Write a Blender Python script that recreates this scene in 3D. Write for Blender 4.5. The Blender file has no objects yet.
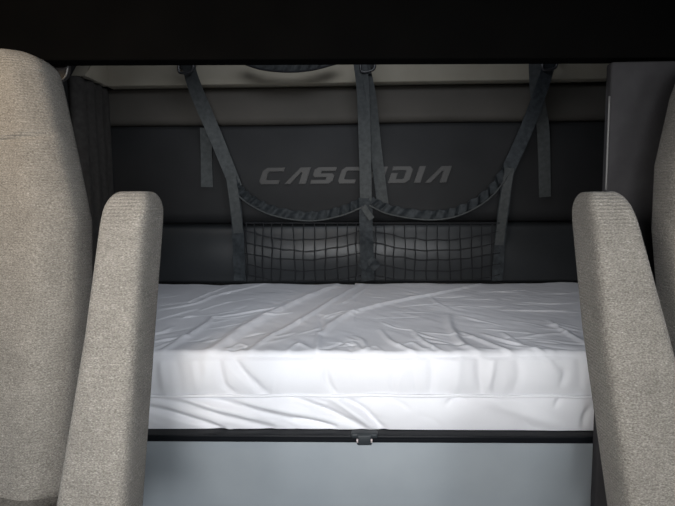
import bpy, bmesh, math, random
import numpy as np
from mathutils import Vector, Matrix, noise as mnoise

random.seed(4)
rng = np.random.default_rng(7)
SC = bpy.context.scene
COL = SC.collection
R = math.radians

# ------------------------------------------------------------------ camera
CAM = Vector((0.0, 0.0, 1.10))
FPX = 551.0
ROT = Matrix.Rotation(R(1.8), 3, 'Z') @ Matrix.Rotation(R(90 - 5.5), 3, 'X') @ Matrix.Rotation(R(-0.5), 3, 'Z')
cd = bpy.data.cameras.new('camera')
cam = bpy.data.objects.new('camera', cd); COL.objects.link(cam)
cam.matrix_world = Matrix.Translation(CAM) @ ROT.to_4x4()
cd.sensor_width = 36.0
cd.lens = 36.0 * FPX / 675.0
cd.clip_start = 0.02
SC.camera = cam

# ------------------------------------------------------------------ world, daylight, exposure
w = bpy.data.worlds.new('world'); SC.world = w; w.use_nodes = True
bg = w.node_tree.nodes['Background']
bg.inputs[0].default_value = (0.78, 0.88, 1.0, 1); bg.inputs[1].default_value = 0.25

def area(name, loc, aim, sx, sy, power, col):
    l = bpy.data.lights.new(name, 'AREA'); l.shape = 'RECTANGLE'; l.size = sx; l.size_y = sy
    l.energy = power; l.color = col
    o = bpy.data.objects.new(name, l); COL.objects.link(o)
    o.location = loc
    o.rotation_euler = (Vector(aim) - Vector(loc)).to_track_quat('-Z', 'Y').to_euler()
    return o
def window_light(*a, spread):
    area(*a).data.spread = R(spread)
window_light('windshield_daylight', (-0.05, -1.0, 1.20), (-0.33, 1.3, 0.85), 0.85, 0.50, 7.3, (0.96, 0.98, 1.0), spread=71)
window_light('left_window_daylight', (-0.88, -0.85, 1.25), (0.36, 1.3, 0.72), 0.30, 0.50, 1.4, (1.0, 0.97, 0.93), spread=42)
window_light('right_window_daylight', (0.92, -0.75, 1.25), (-0.15, 1.3, 0.80), 0.30, 0.50, 2.3, (0.93, 0.97, 1.0), spread=80)
area('added_sleeper_fill', (-0.05, 1.55, 1.98), (-0.03, 1.95, 0.8), 0.8, 0.30, 4.2, (0.86, 0.91, 1.0))  # added overhead fill for mattress top and back wall, no known lamp there
area('door_window_daylight', (-1.00, 0.10, 1.62), (-0.70, 1.1, 1.30), 0.4, 0.35, 1.5, (1.0, 0.76, 0.50)).data.spread = R(64)

SC.view_settings.view_transform = 'Standard'
SC.view_settings.look = 'None'
SC.view_settings.gamma = 1
SC.view_settings.use_curve_mapping = False
SC.view_settings.exposure = 0.0

# ------------------------------------------------------------------ pixel -> point on a plane of the place
def ray(px, py):
    return ROT @ Vector(((px - 337.5) / FPX, -(py - 253.0) / FPX, -1.0))
def at(px, py, Y):
    d = ray(px, py); return CAM + d * (Y / d.y)
def atz(px, py, z):
    d = ray(px, py); return CAM + d * ((z - CAM.z) / d.z)

# ------------------------------------------------------------------ materials
def mat(name, col, rough=0.6, spec=0.5, sheen=0.0):
    m = bpy.data.materials.new(name); m.use_nodes = True
    b = m.node_tree.nodes['Principled BSDF']
    b.inputs['Base Color'].default_value = (*col, 1)
    b.inputs['Roughness'].default_value = rough
    b.inputs['Specular IOR Level'].default_value = spec
    b.inputs['Sheen Weight'].default_value = sheen
    return m
def nodes(m): return m.node_tree.nodes, m.node_tree.links, m.node_tree.nodes['Principled BSDF']
def mottled(name, c0, c1, scale, rough=0.6, spec=0.5, bump=0.0, bscale=None, detail=4, bdist=0.002):
    m = mat(name, c0, rough, spec); n, l, b = nodes(m)
    tc = n.new('ShaderNodeTexCoord')
    nz = n.new('ShaderNodeTexNoise'); nz.inputs['Scale'].default_value = scale; nz.inputs['Detail'].default_value = detail
    l.new(tc.outputs['Object'], nz.inputs['Vector'])
    cr = n.new('ShaderNodeValToRGB')
    cr.color_ramp.elements[0].position = 0.3; cr.color_ramp.elements[0].color = (*c0, 1)
    cr.color_ramp.elements[1].position = 0.7; cr.color_ramp.elements[1].color = (*c1, 1)
    l.new(nz.outputs['Fac'], cr.inputs['Fac']); l.new(cr.outputs['Color'], b.inputs['Base Color'])
    if bump:
        nb = n.new('ShaderNodeTexNoise'); nb.inputs['Scale'].default_value = bscale or scale * 3; nb.inputs['Detail'].default_value = 3
        l.new(tc.outputs['Object'], nb.inputs['Vector'])
        bp = n.new('ShaderNodeBump'); bp.inputs['Strength'].default_value = bump; bp.inputs['Distance'].default_value = bdist
        l.new(nb.outputs['Fac'], bp.inputs['Height']); l.new(bp.outputs['Normal'], b.inputs['Normal'])
    return m

def knit(name, c0, c1, fleck, rib=1500.0):
    """woven seat cloth: flecked yarn, fine horizontal ribs"""
    m = mat(name, c0, 0.95, 0.12, 0.15); n, l, b = nodes(m)
    tc = n.new('ShaderNodeTexCoord')
    mp = n.new('ShaderNodeMapping'); mp.inputs['Scale'].default_value = (1.0, 1.0, 1.9)
    l.new(tc.outputs['Object'], mp.inputs['Vector'])
    n1 = n.new('ShaderNodeTexNoise'); n1.inputs['Scale'].default_value = 330; n1.inputs['Detail'].default_value = 3
    l.new(mp.outputs['Vector'], n1.inputs['Vector'])
    cr = n.new('ShaderNodeValToRGB')
    e = cr.color_ramp.elements
    e[0].position = 0.32; e[0].color = (*c0, 1); e[1].position = 0.62; e[1].color = (*c1, 1)
    e2 = cr.color_ramp.elements.new(0.76); e2.color = (*fleck, 1)
    l.new(n1.outputs['Fac'], cr.inputs['Fac'])
    n2 = n.new('ShaderNodeTexNoise'); n2.inputs['Scale'].default_value = 24; n2.inputs['Detail'].default_value = 3
    l.new(tc.outputs['Object'], n2.inputs['Vector'])
    mr = n.new('ShaderNodeMapRange'); mr.inputs['To Min'].default_value = 0.78; mr.inputs['To Max'].default_value = 1.2
    l.new(n2.outputs['Fac'], mr.inputs['Value'])
    mx = n.new('ShaderNodeMix'); mx.data_type = 'RGBA'; mx.blend_type = 'MULTIPLY'; mx.inputs[0].default_value = 1.0
    l.new(cr.outputs['Color'], mx.inputs[6]); l.new(mr.outputs['Result'], mx.inputs[7])
    l.new(mx.outputs[2], b.inputs['Base Color'])
    wv = n.new('ShaderNodeTexWave'); wv.wave_type = 'BANDS'; wv.bands_direction = 'Z'
    wv.inputs['Scale'].default_value = 58; wv.inputs['Distortion'].default_value = 1.2; wv.inputs['Detail'].default_value = 1
    wv.inputs['Detail Scale'].default_value = 3
    l.new(tc.outputs['Object'], wv.inputs['Vector'])
    ad = n.new('ShaderNodeMath'); ad.operation = 'MULTIPLY_ADD'; ad.inputs[1].default_value = 0.5
    l.new(wv.outputs['Fac'], ad.inputs[0]); l.new(n1.outputs['Fac'], ad.inputs[2])
    bp = n.new('ShaderNodeBump'); bp.inputs['Strength'].default_value = 0.65; bp.inputs['Distance'].default_value = 0.004
    l.new(ad.outputs[0], bp.inputs['Height']); l.new(bp.outputs['Normal'], b.inputs['Normal'])
    return m

def webbing(name, c0, c1):
    m = mat(name, c0, 0.7, 0.35); n, l, b = nodes(m)
    tc = n.new('ShaderNodeTexCoord')
    nz = n.new('ShaderNodeTexNoise'); nz.inputs['Scale'].default_value = 60; nz.inputs['Detail'].default_value = 3
    l.new(tc.outputs['Object'], nz.inputs['Vector'])
    cr = n.new('ShaderNodeValToRGB')
    cr.color_ramp.elements[0].position = 0.35; cr.color_ramp.elements[0].color = (*c0, 1)
    cr.color_ramp.elements[1].position = 0.7; cr.color_ramp.elements[1].color = (*c1, 1)
    l.new(nz.outputs['Fac'], cr.inputs['Fac']); l.new(cr.outputs['Color'], b.inputs['Base Color'])
    wv = n.new('ShaderNodeTexWave'); wv.inputs['Scale'].default_value = 120; wv.bands_direction = 'X'
    l.new(tc.outputs['Object'], wv.inputs['Vector'])
    bp = n.new('ShaderNodeBump'); bp.inputs['Strength'].default_value = 0.4; bp.inputs['Distance'].default_value = 0.001
    l.new(wv.outputs['Fac'], bp.inputs['Height']); l.new(bp.outputs['Normal'], b.inputs['Normal'])
    return m

M_CLOTH = knit('seat_cloth', (0.15, 0.137, 0.117), (0.31, 0.285, 0.25), (0.47, 0.44, 0.40))
M_SHEET = mottled('white_sheet', (0.76, 0.765, 0.80), (0.80, 0.805, 0.84), 9, 0.62, 0.35, 0.12, 700)
M_VINYL = mottled('dark_vinyl', (0.013, 0.0135, 0.0145), (0.018, 0.0185, 0.0195), 5, 0.62, 0.2, 0.25, 520, bdist=0.001)
M_VINYL2 = mottled('glossier_dark_vinyl', (0.016, 0.018, 0.020), (0.022, 0.0245, 0.027), 5, 0.40, 0.42, 0.25, 420, bdist=0.001)
M_ROLL = mottled('dark_roll_cloth', (0.066, 0.061, 0.053), (0.08, 0.073, 0.064), 6, 0.8, 0.25, 0.25, 500, bdist=0.001)
M_LETTER = mat('raised_letters', (0.040, 0.039, 0.038), 0.5, 0.3)
M_UPPER = mottled('beige_grey_panel', (0.31, 0.28, 0.22), (0.35, 0.32, 0.255), 8, 0.75, 0.3, 0.15, 400)
M_SIDE = mottled('brown_grey_side_cloth', (0.040, 0.037, 0.034), (0.060, 0.056, 0.052), 45, 0.9, 0.2, 0.3, 300)
M_GREY = mottled('grey_partition_cloth', (0.043, 0.041, 0.043), (0.05, 0.048, 0.05), 40, 0.9, 0.15, 0.2, 500)
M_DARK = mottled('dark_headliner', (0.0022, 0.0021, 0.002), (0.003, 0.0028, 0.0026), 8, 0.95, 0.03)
M_WALL = mottled('cab_wall', (0.014, 0.014, 0.014), (0.02, 0.02, 0.02), 8, 0.9, 0.2)
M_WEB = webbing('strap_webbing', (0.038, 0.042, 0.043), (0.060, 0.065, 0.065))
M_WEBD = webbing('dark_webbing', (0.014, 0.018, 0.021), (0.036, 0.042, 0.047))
M_CORD = mat('net_cord', (0.010, 0.011, 0.013), 0.7, 0.3)
M_HOOK = mat('dark_metal', (0.03, 0.03, 0.032), 0.35, 0.6)
M_RAIL = mat('black_rail', (0.005, 0.006, 0.008), 0.5, 0.2)
M_BASE = mottled('blue_grey_base', (0.27, 0.30, 0.325), (0.31, 0.34, 0.365), 6, 0.6, 0.4)
M_LATCH = mat('grey_latch', (0.022, 0.027, 0.031), 0.5, 0.4)
M_PIN = mat('pale_pin', (0.55, 0.48, 0.48), 0.3, 0.5)
M_FLOOR = mottled('floor_rubber', (0.03, 0.03, 0.032), (0.045, 0.045, 0.047), 20, 0.8, 0.3)
M_PLASTIC = mat('dark_brown_plastic', (0.022, 0.019, 0.018), 0.5, 0.4)
M_EDGELINE = mat('pale_edge_line', (0.16, 0.155, 0.15), 0.5, 0.5)

# ------------------------------------------------------------------ helpers
def origin_of(o):
    v = Vector((0, 0, 0))
    while o is not None:
        v += o.location; o = o.parent
    return v
def obj(name, bm, material, parent=None, smooth=True, loc=None, autosmooth=None):
    base = origin_of(parent) if parent is not None else (Vector(loc) if loc is not None else Vector((0, 0, 0)))
    for v in bm.verts: v.co -= base
    bmesh.ops.recalc_face_normals(bm, faces=bm.faces)
    me = bpy.data.meshes.new(name)
    if autosmooth is not None:
        for e in bm.edges:
            if len(e.link_faces) == 2 and e.calc_face_angle(0) > autosmooth: e.smooth = False
    for f in bm.faces: f.smooth = smooth
    bm.to_mesh(me); bm.free()
    me.materials.append(material)
    o = bpy.data.objects.new(name, me); COL.objects.link(o)
    if parent is not None: o.parent = parent
    elif loc is not None: o.location = base
    return o
def tag(o, label, cat, group=None):
    o['label'] = label; o['category'] = cat
    if group: o['group'] = group
    return o
def thing(name, label, cat, loc, group=None):
    o = bpy.data.objects.new(name, None); COL.objects.link(o); o.location = loc
    o.empty_display_size = 0.1
    return tag(o, label, cat, group)
def struct(name, bm, m, smooth=False):
    o = obj(name, bm, m, smooth=smooth); o['kind'] = 'structure'; return o

def box(bm, x0, x1, y0, y1, z0, z1, bev=0.0, seg=3):
    g = bmesh.ops.create_cube(bm, size=1.0)
    vs = g['verts']
    for v in vs:
        v.co = Vector(((x0 + x1) / 2 + v.co.x * (x1 - x0), (y0 + y1) / 2 + v.co.y * (y1 - y0), (z0 + z1) / 2 + v.co.z * (z1 - z0)))
    if bev:
        es = list({e for v in vs for e in v.link_edges})
        bmesh.ops.bevel(bm, geom=es, offset=bev, segments=seg, affect='EDGES', profile=0.5)
def boxm(*a, **k):
    bm = bmesh.new(); box(bm, *a, **k); return bm

def loft(bm, rings, cap=True):
    rv = [[bm.verts.new(p) for p in r] for r in rings]
    n = len(rv[0])
    for a, b in zip(rv[:-1], rv[1:]):
        for i in range(n):
            j = (i + 1) % n
            bm.faces.new((a[i], a[j], b[j], b[i]))
    if cap:
        bm.faces.new(rv[0][::-1]); bm.faces.new(rv[-1])
    return rv

def spline(pts, n):
    """Catmull-Rom through pts, n samples"""
    P = [Vector(p) for p in pts]
    P = [2 * P[0] - P[1]] + P + [2 * P[-1] - P[-2]]
    k = len(P) - 3; out = []
    for i in range(n):
        u = i / (n - 1) * k; s = min(int(u), k - 1); t = u - s
        a, b, c, d = P[s:s + 4]
        out.append(0.5 * ((2 * b) + (c - a) * t + (2 * a - 5 * b + 4 * c - d) * t * t + (3 * b - a - 3 * c + d) * t ** 3))
    return out
def tube(bm, pts, r, sides=6):
    rings = []
    for i, p in enumerate(pts):
        t = (pts[min(i + 1, len(pts) - 1)] - pts[max(i - 1, 0)]).normalized()
        u = t.cross(Vector((0, 1, 0.01)))
        if u.length < 1e-4: u = t.cross(Vector((1, 0, 0)))
        u.normalize(); v = t.cross(u)
        rr = r if not callable(r) else r(i / (len(pts) - 1))
        rings.append([p + (u * math.cos(a) + v * math.sin(a)) * rr for a in (2 * math.pi * k / sides for k in range(sides))])
    loft(bm, rings)
def ribbon(bm, pts, wd, th=0.003, twist=None, ruffle=0.0, rf=60, cross=5):
    """flat webbing: rounded-rect section swept along pts, face towards the cab (-Y)"""
    rings = []
    n = len(pts)
    for i, p in enumerate(pts):
        s = i / (n - 1)
        t = (pts[min(i + 1, n - 1)] - pts[max(i - 1, 0)]).normalized()
        side = t.cross(Vector((0, -1, 0)))
        if side.length < 1e-3: side = Vector((1, 0, 0))
        side.normalize(); nrm = side.cross(t)
        if twist:
            q = Matrix.Rotation(twist(s), 3, t); side = q @ side; nrm = q @ nrm
        ww = wd(s) if callable(wd) else wd
        ring = []
        for k in range(cross):
            u = -1 + 2 * k / (cross - 1)
            off = ruffle * math.sin(rf * s * 2 * math.pi + 1.3 * u) * (0.4 + 0.6 * abs(math.sin(s * 37.0))) if ruffle else 0
            ring.append(p + side * (u * ww / 2) + nrm * (off + th / 2))
        for k in range(cross - 1, -1, -1):
            u = -1 + 2 * k / (cross - 1)
            off = ruffle * math.sin(rf * s * 2 * math.pi + 1.3 * u) * (0.4 + 0.6 * abs(math.sin(s * 37.0))) if ruffle else 0
            ring.append(p + side * (u * ww / 2) + nrm * (off - th / 2))
        rings.append(ring)
    loft(bm, rings)

# ------------------------------------------------------------------ the setting
struct('floor', boxm(-1.12, 1.12, -1.2, 2.50, -0.04, 0.0), M_FLOOR)
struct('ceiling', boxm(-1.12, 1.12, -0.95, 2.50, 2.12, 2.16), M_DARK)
struct('wall_back', boxm(-1.12, 1.12, 2.46, 2.50, 0.0, 2.12), M_WALL)
struct('wall_left', boxm(-1.12, -1.07, -0.75, 2.46, 0.0, 2.12), M_WALL)
struct('wall_right', boxm(1.07, 1.12, -0.75, 2.46, 0.0, 2.12), M_WALL)
# made-up dark beam between seats and bunk, added to keep the view's top black
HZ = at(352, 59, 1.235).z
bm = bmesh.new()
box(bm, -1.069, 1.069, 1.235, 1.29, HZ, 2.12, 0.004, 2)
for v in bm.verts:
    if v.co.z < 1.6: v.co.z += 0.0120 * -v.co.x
struct('added_beam', bm, M_DARK)

# ------------------------------------------------------------------ padded back wall
def padded(name, z0, z1, yf, yb, material, parent=None, rt=0.035, rb=0.05, x0=-1.065, x1=1.065, crown=0.012, sag=0.0, loc=None):
    """upholstered panel: profile with rounded top and bottom swept along x, slightly crowned and uneven"""
    prof = []
    for k in range(9):                                           # bottom round
        a = math.pi / 2 * k / 8
        prof.append((yf + rb * (1 - math.sin(a)), z0 + rb * (1 - math.cos(a)), 0))
    for k in range(1, 12):
        prof.append((yf, z0 + rb + (z1 - rt - z0 - rb) * k / 12, math.sin(math.pi * k / 12)))
    for k in range(9):
        a = math.pi / 2 * k / 8
        prof.append((yf + rt * (1 - math.cos(a)), z1 - rt + rt * math.sin(a), 0))
    bm = bmesh.new(); rings = []
    N = 70
    for i in range(N + 1):
        x = x0 + (x1 - x0) * i / N
        ring = []
        for (y, z, c) in prof:
            nz = mnoise.noise(Vector((x * 2.3, z * 4.0, yf * 9))) * 0.006 + mnoise.noise(Vector((x * 7, z * 9, 3))) * 0.002
            ring.append(Vector((x, y - crown * c + nz * c, z + 0.002 * math.sin(x * 5))))
        ring += [Vector((x, yb, z1)), Vector((x, yb, z0))]
        rings.append(ring)
    loft(bm, rings)
    return obj(name, bm, material, parent, loc=loc, autosmooth=R(50))

ZU0 = at(337, 83, 2.30).z; ZU1 = 1.80
ZR0 = at(337, 123, 2.35).z
ZM0 = at(337, 222.5, 2.36).z
ZB0 = 0.735
z_top_roll = ZU0 - 0.002
tag(padded('padded_wall_panel', ZR0, z_top_roll, 2.345, 2.458, M_ROLL, rt=0.02, rb=0.032, crown=0.006, loc=(0, 2.40, ZR0)),
    'narrow dark padded strip across the back wall, just under the beige-grey panel', 'wall panel', 'padded panels of the back wall')
pm = padded('padded_wall_panel', ZM0, ZR0 - 0.004, 2.355, 2.458, M_VINYL, rt=0.02, rb=0.055, crown=0.015, loc=(0, 2.40, ZM0))
tag(pm, 'wide dark vinyl back wall panel with raised slanted lettering', 'wall panel', 'padded panels of the back wall')
tag(padded('padded_wall_panel', ZB0, ZM0 - 0.004, 2.395, 2.458, M_VINYL2, rt=0.03, rb=0.02, crown=0.02, loc=(0, 2.43, ZB0)),
    'lowest dark padded panel behind the net, just above the mattress', 'wall panel', 'padded panels of the back wall')

# raised lettering
GLY = {
 'C': [(1, 1), (.2, 1), (.02, .82), (0, .18), (.12, 0), (.95, 0), (.95, .24), (.36, .24), (.3, .3), (.3, .7), (.36, .77), (1, .77)],
 'A': [(0, 0), (.52, 1), (1, 1), (1, 0), (.68, 0), (.68, .70), (.62, .70), (.27, 0)],
 'S': [(1, 1), (.15, 1), (0, .86), (0, .52), (.12, .40), (.66, .40), (.66, .23), (0, .23), (0, 0), (.86, 0), (1, .14), (1, .5), (.88, .62), (.34, .62), (.34, .78), (1, .78)],
 'D': [(0, 1), (.82, 1), (1, .82), (1, .18), (.82, 0), (0, 0), (0, .60), (.32, .60), (.32, .23), (.64, .23), (.7, .29), (.7, .71), (.64, .77), (0, .77)],
 'I': [(0, 0), (1, 0), (1, 1), (0, 1)],
}
bm = bmesh.new()
YL = 2.331
zt = at(337, 167, YL).z; zb = at(337, 183.5, YL).z
spans = [('C', 258, 283), ('A', 284, 309), ('S', 310, 335), ('C', 337, 359), ('A', 361, 386), ('D', 388, 412), ('I', 414, 424), ('A', 425, 450)]
for ch, p0, p1 in spans:
    xa = at(p0, 175, YL).x; xb = at(p1 - 3.5, 175, YL).x
    h = zt - zb
    pts = [Vector((xa + u * (xb - xa) + 0.34 * h * v, YL, zb + v * h)) for u, v in GLY[ch]]
    fv = [bm.verts.new(p) for p in pts]
    f = bm.faces.new(fv)
    ext = bmesh.ops.extrude_face_region(bm, geom=[f])
    for v in ext['geom']:
        if isinstance(v, bmesh.types.BMVert): v.co.y += 0.024
bmesh.ops.recalc_face_normals(bm, faces=bm.faces)
es = [e for e in bm.edges if all(abs(v.co.y - YL) < 1e-5 for v in e.verts)]
bmesh.ops.bevel(bm, geom=es, offset=0.0022, segments=2, affect='EDGES')
lt = obj('raised_lettering', bm, M_LETTER, pm, autosmooth=R(30)); lt['label'] = 'slightly lighter raised slanted capital letters'

# beige-grey panel above
bm = boxm(at(83, 84, 2.30).x, 1.065, 2.30, 2.458, ZU0, ZU1, 0.006, 3)
for v in bm.verts:                                               # slanted left end
    if v.co.x < -0.9: v.co.x = max(v.co.x, -1.02)
n0 = len(bm.verts)
box(bm, -1.068, -1.012, 2.10, 2.305, ZU0, ZU1, 0.004, 2)             # return along the left side wall
bm.verts.ensure_lookup_table()
for v in bm.verts[n0:]:
    if v.co.y < 2.2: v.co.y += (v.co.z - ZU0) * 1.0
up = obj('overhead_panel', bm, M_UPPER, loc=(0, 2.40, ZU0), autosmooth=R(40))
tag(up, 'beige-grey panel running along the top of the back wall above the dark padding', 'panel')

# side pad at the left end of the bunk
bm = bmesh.new(); rings = []
for i in range(25):
    z = 0.765 + (ZU0 - 0.768) * i / 24
    ring = []
    for k in range(15):
        y = 2.08 + 0.30 * k / 14
        bul = 0.018 * math.sin(math.pi * k / 14) ** 0.5 + 0.006 * math.sin(k * 1.9 + z * 3)
        ring.append(Vector((-1.045 + bul, y, z)))
    ring += [Vector((-1.07, 2.38, z)), Vector((-1.07, 2.08, z))]
    rings.append(ring)
loft(bm, rings)
o = obj('side_pad', bm, M_SIDE, loc=(-1.05, 2.2, 0.735)); tag(o, 'brownish-grey cloth pad on the left side wall at the corner of the back wall', 'wall pad')

# grey partition between right seat and bunk
XP = at(608.5, 150, 1.24).x
bm = boxm(XP, 1.068, 1.24, 1.268, 0.0, HZ - 0.013, 0.006, 3)
pt = thing('side_partition', 'tall plain dark grey upright panel behind the right seat', 'partition', ((XP + 1.07) / 2, 1.25, 0))
obj('panel', bm, M_GREY, pt, autosmooth=R(40))
bm = bmesh.new()
tube(bm, spline([Vector((XP - .001, 1.243, z)) for z in (at(608, 190, 1.24).z, at(608, 150, 1.24).z, at(608, 96, 1.24).z)], 12), 0.0022)  # pale strip stands in for the highlight along the panel edge
e = obj('edge_line', bm, M_EDGELINE, pt); e['label'] = 'thin pale strip standing in for an edge highlight'

# dark rounded cover hanging beside the left seat top
bm = bmesh.new()
YC = 1.31
out = []
for p in ((47, 40), (66, 40), (67.5, 70), (66, 76), (62, 80), (57, 81.5), (51, 80), (47, 74)):
    out.append(at(p[0], p[1], YC))
out2 = []
for i in range(len(out)): out2 += [out[i]]
f0 = [bm.verts.new(p) for p in out2]
f = bm.faces.new(f0)
ext = bmesh.ops.extrude_face_region(bm, geom=[f])
for v in ext['geom']:
    if isinstance(v, bmesh.types.BMVert): v.co.y += 0.02
bmesh.ops.recalc_face_normals(bm, faces=bm.faces)
bmesh.ops.bevel(bm, geom=[e for e in bm.edges], offset=0.004, segments=3, affect='EDGES')
cv = thing('belt_guide_cover', 'small dark plastic cover with rounded bottom hanging beside the left seat top', 'cover', at(57, 60, YC))
obj('cover_plate', bm, M_PLASTIC, cv, autosmooth=R(40))
bm = bmesh.new()
tube(bm, spline([at(67.2, 58, YC - .002), at(67.6, 68, YC - .002), at(66, 75, YC - .002), at(62.5, 79.5, YC - .002)], 14), 0.0022)
e = obj('edge_line', bm, M_EDGELINE, cv); e['label'] = 'lighter curved rim'

# ------------------------------------------------------------------ bunk base and mattress
ZT = at(350, 352, 1.30).z            # mattress top
ZBOT = at(370, 432, 1.30).z
ZS = at(370, 395.5, 1.30).z          # seam
base = thing('bunk_platform', 'blue-grey bunk platform with black front rail under the white mattress', 'bed platform', (0, 1.85, 0))
o = obj('front_panel', boxm(-1.065, 1.065, 1.335, 2.455, 0.0, ZBOT - 0.022, 0.006, 2), M_BASE, base, autosmooth=R(40)); o['label'] = 'blue-grey front panel'
bm = bmesh.new()
zr1 = ZBOT - 0.0005; zr0 = at(370, 443.5, 1.285).z
box(bm, -1.065, 1.065, 1.288, 1.36, zr0, zr1 - 0.004, 0.003, 2)
box(bm, -1.065, 1.065, 1.282, 1.33, zr1 - 0.010, zr1 - 0.001, 0.003, 2)
o = obj('front_rail', bm, M_RAIL, base, autosmooth=R(40)); o['label'] = 'black front rail'
bm = bmesh.new()
xa = at(357, 436, 1.28).x; xb = at(372, 436, 1.28).x
box(bm, xa, xb, 1.274, 1.30, zr0 - 0.001, zr1 + 0.004, 0.004, 3)
box(bm, xa - 0.014, xb + 0.014, 1.277, 1.30, zr1 - 0.006, zr1 + 0.006, 0.004, 3)
la = obj('latch', bm, M_LATCH, base, autosmooth=R(40)); la['label'] = 'grey latch in the middle of the rail'
for px in (357.3, 371.5):
    q = at(px, 440, 1.2745)
    bm = bmesh.new(); tube(bm, [q + Vector((0, -.001, -.006)), q + Vector((0, -.001, .003))], 0.0022, 8)
    obj('pin', bm, M_PIN, la)

# fold lines of the sheet, traced on the plane they lie on: (points, height, width)
TOP = [
 ([(206, 354), (225, 342), (250, 325), (300, 300), (338, 284)], .017, .020),
 ([(248, 352), (270, 337), (310, 315), (350, 290), (362, 283)], .011, .011),
 ([(340, 305), (362, 291), (372, 283)], .006, .008),
 ([(319, 334), (345, 316), (385, 304), (440, 293), (480, 284)], .015, .016),
 ([(317, 353), (318, 342), (319, 332)], .010, .009),
 ([(314, 335), (322, 328), (320, 315)], -.008, .009),
 ([(158, 353), (180, 341), (205, 325), (214, 317)], .011, .012),
 ([(212, 318), (245, 313), (275, 308), (290, 302)], .009, .009),
 ([(160, 310), (195, 304), (215, 296), (240, 290), (266, 283)], .010, .010),
 ([(188, 302), (210, 293), (232, 284)], .008, .008),
 ([(158, 320), (175, 315), (196, 309)], .007, .008),
 ([(202, 310), (215, 306), (230, 302)], .006, .007),
 ([(152, 342), (170, 340), (186, 338)], .008, .010),
 ([(150, 350), (165, 345), (180, 340)], .007, .008),
 ([(205, 342), (215, 340), (228, 337)], .006, .007),
 ([(150, 335), (165, 331), (172, 327)], .006, .009),
 ([(448, 315), (451, 328), (462, 344), (480, 352)], .012, .012),
 ([(463, 333), (482, 341), (505, 350), (520, 354)], .010, .010),
 ([(483, 334), (505, 341), (530, 348), (550, 354)], .010, .010),
 ([(503, 333), (510, 338), (518, 342)], .006, .008),
 ([(549, 321), (558, 328), (572, 336), (590, 346)], .010, .010),
 ([(548, 325), (565, 328), (585, 332)], .008, .010),
 ([(380, 330), (390, 341), (402, 347), (416, 352)], .009, .009),
 ([(414, 333), (424, 342), (440, 350)], .008, .008),
 ([(354, 336), (362, 341), (366, 349)], .007, .008),
 ([(340, 348), (352, 342), (362, 350), (374, 346), (384, 352)], .005, .006),
 ([(398, 346), (412, 343), (424, 349), (436, 345)], .005, .006),
 ([(286, 352), (298, 344), (310, 349)], .006, .007),
 ([(226, 350), (240, 344), (250, 347)], .005, .006),
 ([(505, 310), (540, 311), (582, 312)], .008, .010),
 ([(525, 302), (555, 304), (585, 302)], .006, .009),
 ([(525, 337), (552, 334), (578, 332)], .006, .010),
 ([(560, 294), (575, 293), (590, 294)], .005, .009),
 ([(430, 296), (438, 304), (450, 309)], .004, .010),
]
FRONT = [
 ([(203, 350), (206, 365), (205, 385)], .005, .012),
 ([(218, 351), (222, 370), (226, 384), (236, 393)], -.006, .009),
 ([(229, 352), (245, 372), (266, 392)], -.010, .011),
 ([(160, 352), (164, 372), (166, 393)], .006, .010),
 ([(174, 352), (180, 372), (181, 393)], -.005, .012),
 ([(192, 352), (196, 372), (199, 393)], .004, .010),
 ([(326, 366), (328, 380), (336, 393)], -.006, .008),
 ([(430, 352), (432, 372), (430, 393)], -.005, .010),
 ([(478, 352), (478, 372), (482, 393)], -.005, .010),
 ([(458, 352), (457, 372), (455, 393)], .004, .012),
 ([(494, 354), (490, 372), (484, 393)], .005, .009),
 ([(515, 358), (518, 372), (512, 393)], -.004, .012),
 ([(545, 354), (548, 360), (556, 372)], .006, .009),
 ([(562, 368), (563, 374), (560, 384)], -.006, .008),
 ([(577, 354), (578, 372), (576, 393)], -.004, .010),
 # below the seam
 ([(146, 408), (170, 414), (195, 422), (222, 431)], -.013, .009),
 ([(158, 399), (185, 405), (220, 415), (270, 430)], -.012, .010),
 ([(190, 397), (225, 403), (270, 415), (330, 429)], -.010, .010),
 ([(170, 399), (215, 410), (250, 420)], .007, .012),
 ([(240, 402), (290, 412), (330, 421)], .007, .012),
 ([(296, 399), (318, 408), (340, 418), (362, 429)], -.012, .009),
 ([(295, 420), (315, 424), (335, 429)], -.008, .006),
 ([(345, 400), (362, 410), (372, 420), (384, 431)], -.012, .009),
 ([(332, 399), (352, 412), (372, 428)], .010, .010),
 ([(448, 404), (456, 399), (464, 399)], -.008, .008),
 ([(480, 398), (520, 412), (560, 428)], .007, .016),
 ([(556, 406), (559, 401), (562, 398)], -.007, .006),
 ([(590, 408), (586, 416), (584, 428)], -.008, .007),
]
def seg_field(A, B, pts, h, wd, tap=True):
    """height field of one fold over grid (A,B)"""
    P = spline([(p[0], p[1], 0) for p in pts], 28)
    best = np.full(A.shape, 1e9); hh = np.zeros(A.shape)
    for i in range(len(P) - 1):
        ax, ay = P[i].x, P[i].y; dx, dy = P[i + 1].x - ax, P[i + 1].y - ay
        L2 = dx * dx + dy * dy + 1e-12
        t = np.clip(((A - ax) * dx + (B - ay) * dy) / L2, 0, 1)
        # skewed section: the side towards the cab is steeper
        ex = A - (ax + t * dx); ey = B - (ay + t * dy)
        d = np.sqrt(ex * ex + ey * ey)
        s = (i + t) / (len(P) - 1)
        m = d < best
        best = np.where(m, d, best); hh = np.where(m, np.sin(np.pi * (0.08 + 0.84 * s)) ** 0.6, hh)
    return h * hh * np.exp(-(best / wd) ** 2)
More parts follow.
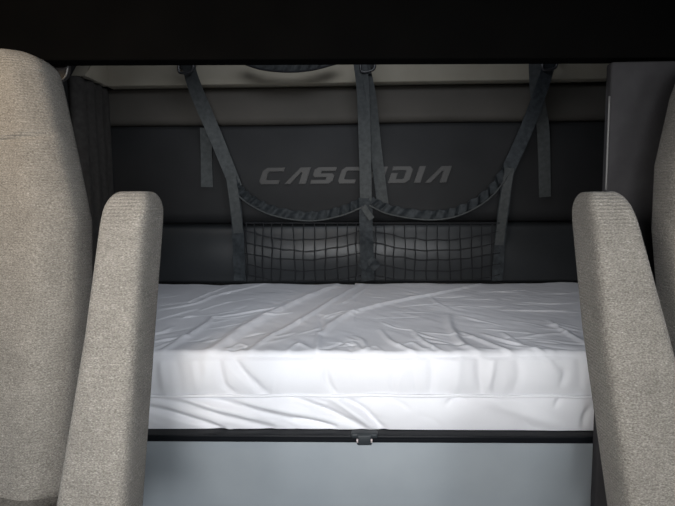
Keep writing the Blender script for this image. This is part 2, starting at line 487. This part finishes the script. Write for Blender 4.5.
def vnoise(A, B, sx, sy, seed):
    g = np.random.default_rng(seed).normal(size=(64, 64))
    a = (A * sx) % 63; b = (B * sy) % 63
    i = np.floor(a).astype(int); j = np.floor(b).astype(int); u = a - i; v = b - j
    u = u * u * (3 - 2 * u); v = v * v * (3 - 2 * v)
    return (g[i, j] * (1 - u) + g[i + 1, j] * u) * (1 - v) + (g[i, j + 1] * (1 - u) + g[i + 1, j + 1] * u) * v

X0, X1, YB, YF = -1.055, 1.055, 2.385, 1.30
NX = 520
xs = np.linspace(X0, X1, NX)
rr = 0.018
# section of the cover: s runs over the top, round the edge, down the front
rows = []
for y in np.linspace(YB, YF + rr, 230): rows.append((0, y, ZT))
for k in range(1, 7):
    a = math.pi / 2 * k / 7; rows.append((1, YF + rr * (1 - math.sin(a)), ZT - rr * (1 - math.cos(a))))
for z in np.linspace(ZT - rr, ZS, 40): rows.append((2, YF, z))
for z in np.linspace(ZS - 0.003, ZBOT, 44): rows.append((3, YF + 0.004 + 0.010 * (ZS - z) / (ZS - ZBOT), z))
kind = np.array([r[0] for r in rows]); ry = np.array([r[1] for r in rows]); rz = np.array([r[2] for r in rows])
XX, KY = np.meshgrid(xs, ry); _, KZ = np.meshgrid(xs, rz); KK = np.repeat(kind[:, None], NX, 1)
tp = KK <= 1
A, B = XX, KY
hT = np.zeros(XX.shape)
for pts, h, wd in TOP:
    P = [(atz(px, max(py, 283), ZT).x, min(max(atz(px, max(py, 283), ZT).y, 1.29), 2.37)) for px, py in pts]
    hT = hT + seg_field(A, B, P, h * 0.6, wd * 0.9)
hT += 0.0007 * vnoise(XX, KY, 14, 9, 1) + 0.0005 * vnoise(XX + 0.6 * KY, KY, 38, 22, 2)
# many short sharp creases: rising to the right on the left half, falling on the right half
def crease(H, A, B, m_rows, p0, p1, bend, h, wd):
    mx, my = (p0[0] + p1[0]) / 2, (p0[1] + p1[1]) / 2
    dx, dy = p1[0] - p0[0], p1[1] - p0[1]
    pts = [p0, (mx - dy * bend, my + dx * bend), p1]
    c0 = np.searchsorted(xs, min(p[0] for p in pts) - 0.04); c1 = np.searchsorted(xs, max(p[0] for p in pts) + 0.04)
    if c1 - c0 < 3: return
    sl = (m_rows, slice(c0, c1))
    H[sl] += seg_field(A[sl], B[sl], pts, h, wd)
nT = int((kind == 0).sum())
for _ in range(95):
    x = rng.uniform(-0.85, 0.85); y = 1.33 + 0.95 * rng.random() ** 1.7
    L = rng.uniform(0.05, 0.20)
    a = R(rng.uniform(28, 60)) if x < -0.02 else R(rng.uniform(120, 165)) if y < 1.65 else R(rng.uniform(-8, 14))
    p0 = (x - L / 2 * math.cos(a), y - L / 2 * math.sin(a)); p1 = (x + L / 2 * math.cos(a), y + L / 2 * math.sin(a))
    crease(hT, XX, KY, slice(0, nT), p0, p1, rng.uniform(-.15, .15), rng.choice([-1, 1, 1]) * rng.uniform(.0012, .0034), rng.uniform(.0045, .008))
# puckers along the front edge
edge = np.exp(-((KY - YF) / 0.05) ** 2)
hT += edge * (0.0012 * vnoise(XX + 0.35 * (KY - YF), KY, 55, 4, 3))
hT += 0.0025 * np.exp(-((KY - YB) / 0.05) ** 2) * vnoise(XX, KY, 10, 3, 8)
hF = np.zeros(XX.shape)
for pts, h, wd in FRONT:
    P = [(at(px, py, YF).x, at(px, py, YF).z) for px, py in pts]
    hF = hF + seg_field(XX, KZ, P, h * 0.95, wd)
iU = np.where(kind == 2)[0]; iL = np.where(kind == 3)[0]
for _ in range(46):
    x = rng.uniform(-0.6, 0.66); upf = rng.random() < 0.5
    z = rng.uniform(ZS + .01, ZT - .03) if upf else rng.uniform(ZBOT + .01, ZS - .01)
    L = rng.uniform(0.03, 0.10)
    a = R(rng.uniform(75, 110)) if upf else R(rng.uniform(145, 165))
    p0 = (x - L / 2 * math.cos(a), z - L / 2 * math.sin(a)); p1 = (x + L / 2 * math.cos(a), z + L / 2 * math.sin(a))
    I = iU if upf else iL
    crease(hF, XX, KZ, slice(I[0], I[-1] + 1), p0, p1, rng.uniform(-.15, .15), rng.choice([-1, 1]) * rng.uniform(.0008, .0025), rng.uniform(.004, .008))
up_m = (KK == 2); lo_m = (KK == 3)
hF += up_m * (0.0012 * vnoise(XX, KZ, 16, 3, 4) + 0.012 * np.sin(np.pi * np.clip((KZ - ZS) / (ZT - ZS), 0, 1)) ** 0.8)
hF += lo_m * (0.0015 * vnoise(XX - 2.2 * KZ, KZ, 9, 8, 5) + 0.006 * np.sin(np.pi * np.clip((KZ - ZBOT) / (ZS - ZBOT), 0, 1)))
f_top = np.where(KK == 0, 1.0, np.where(KK == 1, 0.8, 0.0))
VX = XX; VY = KY - np.where(KK >= 2, hF, 0.0) - np.where(KK == 1, 0.4 * np.maximum(hT, 0), 0)
VZ = KZ + hT * f_top
co = np.stack([VX, VY, VZ], -1)
bm = bmesh.new()
grid = [[bm.verts.new(co[i, j]) for j in range(NX)] for i in range(len(rows))]
for i in range(len(rows) - 1):
    for j in range(NX - 1):
        bm.faces.new((grid[i][j], grid[i + 1][j], grid[i + 1][j + 1], grid[i][j + 1]))
# underside, back and ends
b0 = [bm.verts.new((x, YB, ZBOT)) for x in xs]
for j in range(NX - 1):
    bm.faces.new((grid[0][j], grid[0][j + 1], b0[j + 1], b0[j]))
    bm.faces.new((grid[-1][j + 1], grid[-1][j], b0[j], b0[j + 1]))
bm.faces.new([g[0] for g in grid] + [b0[0]]); bm.faces.new([g[-1] for g in grid][::-1] + [b0[-1]][::-1])
mt = thing('bunk_mattress', 'long mattress in a wrinkled white sheet on the bunk', 'mattress', (0, 1.84, ZBOT))
obj('sheet_cover', bm, M_SHEET, mt)
bm = bmesh.new()
pp = [Vector((x, YF - 0.0035 - 0.0015 * math.sin(x * 9), ZS + 0.0015 * math.sin(x * 6 + 1) + 0.001 * math.sin(x * 31))) for x in np.linspace(X0 + .005, X1 - .005, 160)]
tube(bm, pp, 0.0042, 8)
obj('piping', bm, M_SHEET, mt)

# ------------------------------------------------------------------ seats
def rrect(cx, cy, hx, hy, n=5.0, m=40):
    r = []
    for k in range(m):
        a = 2 * math.pi * k / m
        c, s = math.cos(a), math.sin(a)
        r.append((cx + hx * math.copysign(abs(c) ** (2 / n), c), cy + hy * math.copysign(abs(s) ** (2 / n), s)))
    return r

def interp(tab, z):
    zs = [t[0] for t in tab]
    return [float(np.interp(z, zs, [t[k] for t in tab])) for k in range(1, len(tab[0]))]

def backrest(tab, ztop, yoff, seam_z):
    """tab: z -> inner half, outer half centre; rounded shoulders, bolsters at both sides"""
    bm = bmesh.new(); rings = []
    N = 230
    for i in range(N + 1):
        u = i / N
        z = 0.50 + (ztop - 0.50) * (1 - (1 - u) ** 1.6)
        cx, hw = interp(tab, z)
        end = max(0.0, min(1.0, (ztop - z) / 0.05))
        k = math.sqrt(max(0.0, 1 - (1 - end) ** 2))
        hw2 = max(hw * (0.55 + 0.45 * k), 0.02)
        yc = yoff + (z - 1.0) * 0.17
        hy = 0.075 * max(k, 0.08)
        ring = []
        for (x, y) in rrect(cx, yc, hw2, hy, 3.6, 64):
            q = (x - cx) / hw2
            if y < yc:
                # bolsters stand proud, centre is dished
                y += 0.020 * math.exp(-((abs(q) - 0.0) / 0.55) ** 2) - 0.010 * math.exp(-((abs(q) - 0.74) / 0.14) ** 2)
                sz = seam_z + 0.02 * q * q
                y += 0.010 * math.exp(-((z - sz) / 0.0055) ** 2) * max(0.0, 1 - abs(q) ** 6)
            ring.append(Vector((x, y, z)))
        rings.append(ring)
    loft(bm, rings)
    return bm

def armrest(sec):
    """sec: list of (z, x_inner, x_outer, y_back, y_front); rounded bar ending in a rounded nose"""
    bm = bmesh.new(); rings = []
    z0, z1 = sec[0][0], sec[-1][0]
    N = 80
    for i in range(N + 1):
        u = i / N
        z = z0 + (z1 - z0) * (1 - (1 - u) ** 1.8)
        xi, xo, yb, yf = interp(sec, z)
        d = abs(yb - yf); wdt = abs(xi - xo)
        RD = 0.065                                               # long nose radius in depth, short in width
        e = max(0.0, min(1.0, (z1 - z) / RD)); k = math.sqrt(max(0.0, 1 - (1 - e) ** 2))
        RW = 0.036
        e2 = max(0.0, min(1.0, (z1 - z) / RW)); k2 = math.sqrt(max(0.0, 1 - (1 - e2) ** 2))
        e0 = max(0.0, min(1.0, (z - z0) / 0.05)); k0 = math.sqrt(max(0.0, 1 - (1 - e0) ** 2))
        hy = d / 2 * (0.35 + 0.65 * k) * (0.4 + 0.6 * k0); hx = wdt / 2 * (0.52 + 0.48 * k2) * (0.7 + 0.3 * k0)
        ring = [Vector((x, y, z + 0.010 * ((x - (xi + xo) / 2) / wdt) * 0)) for x, y in rrect((xi + xo) / 2, (yb + yf) / 2, hx, hy, 5.0, 48)]
        rings.append(ring)
    rv = loft(bm, rings)
    return bm

def seat(side, label, tab, ztop, yoff, seam_z, arm, cx):
    t = thing('truck_seat', label, 'seat', (cx, 0.85, 0.0), 'the two front seats')
    obj('backrest', backrest(tab, ztop, yoff, seam_z), M_CLOTH, t, autosmooth=R(80))
    # cushion
    bm = bmesh.new(); rings = []
    for i in range(21):
        u = i / 20; y = 0.42 + 0.52 * u
        e = min(1.0, u / 0.2); k = math.sqrt(max(0, 1 - (1 - e) ** 2)) * 0.75 + 0.25
        rings.append([Vector((x, y, z)) for x, z in rrect(cx, 0.50 + 0.02 * (1 - u), 0.235, 0.075 * k, 4, 40)])
    loft(bm, rings); obj('seat_cushion', bm, M_CLOTH, t, autosmooth=R(80))
    obj('seat_base', boxm(cx - 0.17, cx + 0.17, 0.50, 0.92, 0.0, 0.44, 0.02, 3), M_RAIL, t, autosmooth=R(40))
    a = obj('armrest', armrest(arm), M_CLOTH, t, autosmooth=R(80)); a['label'] = 'armrest folded upright beside the backrest'
    bm = bmesh.new()
    z, xi, xo, yb, yf = arm[0]
    xw = cx + math.copysign(0.20, xi - cx)
    tube(bm, [Vector((xw, (yb + yf) / 2, z + 0.05)), Vector(((xi + xo) / 2, (yb + yf) / 2, z + 0.05))], 0.022, 16)
    obj('armrest_pivot', bm, M_RAIL, t)

zA = at(130, 191.5, 0.93).z
zB = at(600, 191.5, 0.91).z
# left seat
def edge_tab(pts, far, dist):
    """backrest edge seen at pixel (px,py) on the slanted backrest; outer side fixed at x = far"""
    out = []
    for px, py in pts:
        Y = 1.02
        for _ in range(4): p = at(px, py, Y); Y = dist + (p.z - 1.0) * 0.17
        out.append((p.z, (p.x + far(p.z)) / 2, abs(p.x - far(p.z)) / 2))
    return sorted(out)
def sections(back, front, zend):
    out = []
    for (bx, by, bY), (fx, fy, fY) in zip(back, front):
        b = at(bx, by, bY); f = at(fx, fy, fY)
        out.append(((b.z + f.z) / 2, b.x, f.x, bY, fY))
    out.sort()
    def ex(z):
        a, b = (out[0], out[1]) if z < out[0][0] else (out[-2], out[-1])
        t = (z - a[0]) / (b[0] - a[0]); return tuple(a[k] + (b[k] - a[k]) * t for k in range(5))
    return [ex(0.53)] + [o for o in out if o[0] < zend - 0.01] + [ex(zend)]
# left seat
LT = edge_tab([(44, 45), (51, 63), (60, 100), (71, 150), (86, 222), (86, 300), (76, 443), (72, 520)], lambda z: -0.985 + 0.25 * max(0, z - 1.25), 1.06)
LA = sections([(167, 222, 0.990), (160, 330, 0.955), (153, 443, 0.920)], [(95, 222, 0.880), (79, 330, 0.845), (58, 443, 0.810)], zA)
seat(-1, 'light grey cloth seat on the left, lit brightest, its upright armrest at its right edge', LT, at(0, 50, 1.12).z, 1.06, at(20, 142, 1.0).z, LA, -0.735)
RT = edge_tab([(698, 45), (690, 63), (678, 95), (662, 165), (659, 230), (668, 340), (690, 443)], lambda z: 1.045 - 0.25 * max(0, z - 1.25), 1.06)
RA = sections([(568, 222, 0.985), (577, 330, 0.950), (591, 443, 0.915)], [(644, 222, 0.875), (677, 333, 0.840), (708, 443, 0.805)], zB)
seat(1, 'darker grey cloth seat at the right edge, mostly hidden by its upright armrest', RT, at(675, 50, 1.12).z, 1.06, at(20, 142, 1.0).z, RA, 0.815)

# ------------------------------------------------------------------ restraint net and straps
YN = 2.27
def A2(px, py, Y=YN): return at(px, py, Y)
net = thing('restraint_net', 'black cord net on three webbing straps hanging across the back wall above the mattress', 'net', at(366, 281, 2.33))
def strap(name, pts, wpx, material, parent, n=40, th=0.0035, tw=None, ruffle=0, rf=6, label=None):
    bm = bmesh.new()
    P = spline([at(*p) for p in pts], n)
    k = pts[0][2] / FPX
    wd = (lambda s: (wpx[0] + (wpx[1] - wpx[0]) * s) * k) if isinstance(wpx, tuple) else wpx * k
    ribbon(bm, P, wd, th, tw, ruffle, rf)
    o = obj(name, bm, material, parent, autosmooth=R(60))
    if label: o['label'] = label
    return o
# left
strap('strap', [(187, 62, 2.225), (196, 90, 2.24), (215, 135, 2.28), (236, 187, 2.27)], (15, 13), M_WEB, net, tw=lambda s: 0.5 - 1.0 * s)
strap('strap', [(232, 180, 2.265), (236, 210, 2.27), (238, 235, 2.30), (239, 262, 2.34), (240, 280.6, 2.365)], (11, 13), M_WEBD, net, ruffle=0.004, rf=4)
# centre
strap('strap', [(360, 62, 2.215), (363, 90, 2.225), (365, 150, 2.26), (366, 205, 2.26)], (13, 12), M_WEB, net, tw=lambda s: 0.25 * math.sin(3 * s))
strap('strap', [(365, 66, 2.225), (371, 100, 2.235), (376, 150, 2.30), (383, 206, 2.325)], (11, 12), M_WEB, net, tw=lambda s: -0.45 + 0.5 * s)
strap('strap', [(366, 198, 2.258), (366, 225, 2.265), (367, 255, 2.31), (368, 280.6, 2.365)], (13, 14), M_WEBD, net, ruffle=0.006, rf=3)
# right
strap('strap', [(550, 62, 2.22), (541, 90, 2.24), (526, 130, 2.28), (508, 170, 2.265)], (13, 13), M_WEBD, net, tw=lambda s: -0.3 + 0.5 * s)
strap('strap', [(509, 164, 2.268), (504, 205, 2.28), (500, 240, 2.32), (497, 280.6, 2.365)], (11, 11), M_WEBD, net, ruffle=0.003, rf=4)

# short lighter webbing lengths sewn over the lower straps
strap('strap_tab', [(231, 176, 2.256), (235, 205, 2.258), (238.5, 233, 2.288)], 10, M_WEB, net, label='lighter webbing tab sewn over the left strap')
strap('strap_tab', [(509.5, 168, 2.258), (504, 205, 2.268), (499, 245, 2.315)], 9, M_WEB, net, label='lighter webbing tab sewn over the right strap')
strap('strap_tab', [(363, 206, 2.249), (367, 212, 2.250), (372, 219, 2.252)], 6, M_WEB, net, n=12, label='small lighter tab across the centre strap')
strap('strap_tab', [(361, 268, 2.325), (366, 262, 2.315), (372, 262, 2.315), (377, 268, 2.325)], 9, M_WEBD, net, n=20, ruffle=0.006, rf=2, label='crumpled webbing bunched at the foot of the centre strap')
# gathered hems
def hem(pts, wpx):
    bm = bmesh.new()
    P = spline([at(*p) for p in pts], 140)
    ribbon(bm, P, wpx * YN / FPX, 0.004, lambda s: 0.35, 0.009, 13, 7)
    h = obj('gathered_hem', bm, M_WEBD, net, autosmooth=R(70)); h['label'] = 'gathered dark hem band sagging between straps'
    bm = bmesh.new()
    k = wpx * YN / FPX * 0.52
    Q = []
    for i, p in enumerate(P):
        t = (P[min(i + 1, len(P) - 1)] - P[max(i - 1, 0)]).normalized()
        s = t.cross(Vector((0, -1, 0))).normalized()
        if s.z > 0: s = -s
        Q.append(p + s * k + Vector((0, -0.006, 0)))
    tube(bm, Q, 0.0035, 6)
    e = obj('piping', bm, M_WEB, h); e['label'] = 'lighter lower edge'
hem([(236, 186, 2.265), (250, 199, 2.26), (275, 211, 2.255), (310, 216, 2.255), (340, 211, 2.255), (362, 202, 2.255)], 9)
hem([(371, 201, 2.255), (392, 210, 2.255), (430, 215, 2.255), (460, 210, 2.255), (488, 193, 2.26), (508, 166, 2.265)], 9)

# cord mesh of each half
def mesh_half(xs_px, x0, x1, ytop, sag):
    bm = bmesh.new()
    def P(px, py):
        f = (py - 222) / 60.0
        return at(px, py, 2.285 + 0.085 * max(0, f) - 0.012 * math.sin(math.pi * max(0, min(1, (px - x0) / (x1 - x0)))))
    def sagf(px): 
        u = (px - x0) / (x1 - x0); return sag * math.sin(math.pi * max(0, min(1, u)))
    rowsy = [223, 231, 242, 253, 264, 275]
    for i, y in enumerate(rowsy):
        pts = [P(x0 + (x1 - x0) * k / 12, min(y + (0 if i == 0 else sagf(x0 + (x1 - x0) * k / 12) * (1.0 if i < 3 else 0.8)) + random.uniform(-.7, .7) * (i > 0), 280.5)) for k in range(13)]
        tube(bm, spline(pts, 60), 0.003 if i == 0 else 0.0023, 6)
    for px in xs_px:
        dx = random.uniform(-2.0, 2.0)
        pts = [P(px + dx * (k / 5) + random.uniform(-.6, .6), 223 + (280.5 - 223) * k / 5) for k in range(6)]
        tube(bm, spline(pts, 24), 0.0023, 6)
    # slack lifting cords from hem to the net's top edge
    return bm
o = obj('cord_mesh', mesh_half([246, 254, 263, 272, 282, 293, 304, 315, 326, 337, 347, 356], 244, 361, 223, 9), M_CORD, net); o['label'] = 'left half of the black cord mesh'
o = obj('cord_mesh', mesh_half([376, 384, 394, 405, 416, 427, 438, 449, 460, 471, 482, 492], 372, 500, 223, 9), M_CORD, net); o['label'] = 'right half of the black cord mesh'

# loose strap ends
for pts, wpx, lab in (([(206, 128, 2.30), (206.5, 160, 2.325), (207, 187, 2.333)], 12, 'loose grey strap end hanging behind the left net strap'),
                      ([(535, 62, 2.262), (537, 95, 2.278), (543, 130, 2.318), (545, 197, 2.333)], 12, 'long loose grey strap end hanging straight beside the right net strap')):
    bm = bmesh.new(); P = spline([at(*p) for p in pts], 30)
    ribbon(bm, P, wpx * 2.3 / FPX, 0.003, lambda s: 0.15 * math.sin(4 * s))
    o = obj('hanging_strap', bm, M_WEB, loc=tuple(P[-1]), autosmooth=R(60)); tag(o, lab, 'strap', 'loose strap ends')

# hooks that carry the straps
def hook(px, py, lab):
    t = thing('strap_hook', lab, 'hook', at(px, py, 2.24), 'hooks on the beige-grey panel')
    c = at(px, py, 2.242)
    obj('hook_plate', boxm(c.x - 0.030, c.x + 0.034, 2.284, 2.299, c.z + 0.005, c.z + 0.06, 0.004, 2), M_HOOK, t, autosmooth=R(40))
    bm = bmesh.new()
    pts = [at(px - 5, py - 12, 2.215), at(px - 5.5, py + 1, 2.212), at(px - 3, py + 5, 2.212), at(px + 6, py + 3.5, 2.212), at(px + 9, py - 1, 2.212), at(px + 9, py - 12, 2.215)]
    tube(bm, spline(pts, 36), 0.005, 8)
    tube(bm, [pts[0] + Vector((0, .075, 0)), pts[0]], 0.005, 8); tube(bm, [pts[-1] + Vector((0, .075, 0)), pts[-1]], 0.005, 8)
    obj('ring', bm, M_HOOK, t)
hook(184, 68, 'dark metal hook carrying the left diagonal strap')
hook(366, 67, 'dark metal hook carrying the centre straps')
hook(548, 65, 'dark metal hook carrying the right straps')

# ruffled net edge hanging at the top centre
bm = bmesh.new()
P = spline([at(*p) for p in ((244, 60, 2.235), (262, 65.5, 2.225), (288, 68, 2.222), (312, 66, 2.225), (336, 60, 2.235))], 120)
ribbon(bm, P, 7 * 2.23 / FPX, 0.004, lambda s: 0.3, 0.006, 9, 7)
bunch = thing('gathered_net_edge', 'short gathered dark net edge sagging at the top centre of the beige-grey panel', 'net edge', tuple(P[60]))
obj('gathered_band', bm, M_WEB, bunch, autosmooth=R(70))
bm = bmesh.new(); tube(bm, [p + Vector((0, -.006, -0.016)) for p in P], 0.004, 6)
e = obj('piping', bm, M_CORD, bunch); e['label'] = 'black lower edge'
